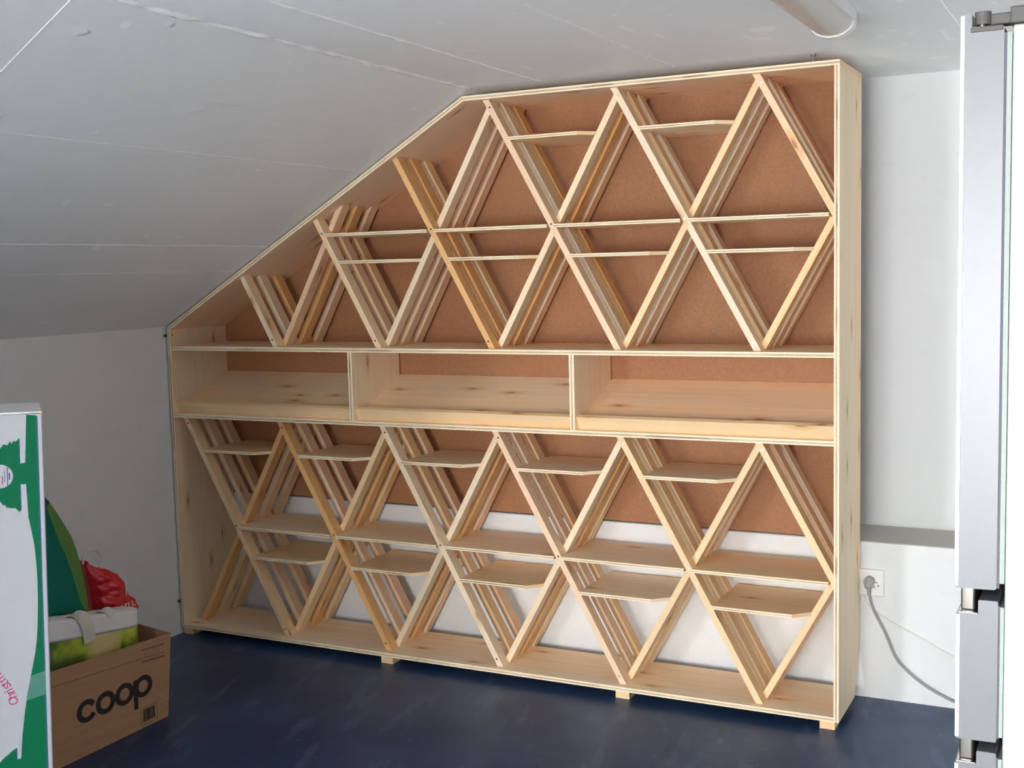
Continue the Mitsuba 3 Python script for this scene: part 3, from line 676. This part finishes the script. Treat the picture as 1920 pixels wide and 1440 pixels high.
# ---------------------------------------------------------------- green bag behind it
gb = thing('green_bag', 'dark green fabric bag rising to a peak behind the shopping bag, light green gusset', 'fabric bag')
gi = np.array([(-1.150, .829), (-1.126, .762), (-1.100, .695), (-1.073, .632), (-1.047, .552), (-1.025, .466), (-1.005, .427), (-.995, .30), (-.990, .015)])
go = np.array([(-1.083, .845), (-1.046, .791), (-1.009, .732), (-.980, .681), (-.961, .625), (-.950, .588), (-.939, .533), (-.926, .458), (-.922, .30), (-.920, .015)])
zs = np.concatenate([np.linspace(.015, .45, 14), np.linspace(.46, .826, 26)])
yi = np.interp(zs, gi[::-1, 1], gi[::-1, 0]); yo = np.interp(zs, go[::-1, 1], go[::-1, 0])
rings_f, rings_g = [], []
for z, a, b in zip(zs, yi, yo):
    t = z / .83
    lf = -1.165 - .17 * (1 - t) ** .8
    n = 26; P = []
    for q in np.linspace(0, 1, n):                       # front cloth, with soft folds
        yy = lf + (a - lf) * q
        fold_ = .006 * math.sin(z * 46 + 3.0 * q + 2 * meshkit.noise(np.array([yy * 8, z * 8, 1.0]))) * math.sin(math.pi * q) * (1 - t) ** .5
        P.append([.499 + .010 * math.sin(math.pi * q) + fold_ - .02 * t * (1 - q) - .002, yy, z])
    P += [[.424, b - .004, z], [.424, lf - .02, z]]
    rings_f.append(np.array(P))
    rings_g.append(np.array([[.4985, a - .001, z], [.462, (a + b) / 2 + .004, z], [.421, b, z], [.420, b - .006, z], [.45, (a + b) / 2 - .006, z], [.494, a - .008, z]]))
put('cloth', mikit.ply(orient(loft(rings_f)), 'green_cloth', 40), gb)
put('gusset', mikit.ply(orient(loft(rings_g)), 'green_light', 40), gb, 'light green side gusset')
tip = trimesh.Trimesh([(.495, -1.172, .823), (.497, -1.147, .828), (.421, -1.068, .825), (.424, -1.18, .823), (.43, -1.100, .852), (.44, -1.125, .850)]).convex_hull
put('peak', mikit.ply(tip, 'navy_cloth'), gb, 'dark blue peak')

# ---------------------------------------------------------------- red plastic bag
rb = thing('red_plastic_bag', 'crumpled shiny red plastic bag leaning out of the brown box beside the green bag', 'plastic bag')
sil = np.array([(.02, -.845), (.20, -.835), (.330, -.812), (.346, -.715), (.36, -.690), (.392, -.704), (.415, -.738), (.469, -.760), (.507, -.788), (.542, -.850), (.556, -.893), (.585, -.930), (.590, -.938)])
XRB, HB = .420, .052
def red_half(z): return np.interp(z, sil[:, 0], sil[:, 1])
red_left = lambda z: np.interp(z, go[::-1, 1], go[::-1, 0]) + .008
def red_x(y, z):
    y1 = red_half(z); y0 = red_left(z); c_, h_ = (y0 + y1) / 2, max((y1 - y0) / 2, .004)
    q = np.clip((y - c_) / h_, -1, 1)
    return XRB + HB * min(1, (.60 - z) / .12 + .25) * (1 - abs(q) ** 2.6) ** (1 / 2.2)
rings = []
for z in np.concatenate([np.linspace(.02, .30, 10), np.linspace(.305, .588, 46)]):
    y1 = red_half(z); y0 = red_left(z); c_, h_ = (y0 + y1) / 2, max((y1 - y0) / 2, .004); P = []
    hb_ = HB * min(1, (.60 - z) / .12 + .25)
    for a in np.linspace(0, 2 * math.pi, 72, endpoint=False):
        cx_, sx_ = math.cos(a), math.sin(a)
        yy = c_ + h_ * math.copysign(abs(cx_) ** .75, cx_); xx = hb_ * math.copysign(abs(sx_) ** .9, sx_)
        pt = np.array([yy * 17, z * 17, xx * 17 + 4])
        cr = (abs(meshkit.noise(pt, 3) - .5) + .6 * abs(meshkit.noise(pt * 2.1, 5) - .5) - .35) * .034
        P.append([XRB + xx + cr * sx_, yy + cr * .5 * cx_, z])
    rings.append(np.array(P))
put('sack', mikit.ply(orient(loft(rings)), 'red_plastic', 35), rb)
tm = meshkit.text_mesh('BILL', .021, .0012)
Q = np.array(tm.vertices); yy = -.840 + Q[:, 0] * 1.35; zz = .379 + Q[:, 1] + .10 * Q[:, 0]
xx = np.array([red_x(a, b) for a, b in zip(yy, zz)]) + .012 + Q[:, 2]
put('lettering', mikit.ply((np.stack([xx, yy, zz], 1), tm.faces), 'bag_white'), rb, 'white letters')
put('crease_mark', mikit.ply(tube([(red_x(-.795, .44) + .008, -.795, .432), (red_x(-.790, .46) + .008, -.790, .458), (red_x(-.784, .485) + .006, -.784, .485)], .0016, 6), 'bag_white'), rb)
put('carry_loop', mikit.ply(tube([(.43, -.945, .578), (.432, -.934, .612), (.432, -.908, .622), (.432, -.876, .607), (.430, -.855, .573), (.43, -.872, .548)], .0042, 8), 'clear_loop', 60), rb, 'clear plastic carrying loop')
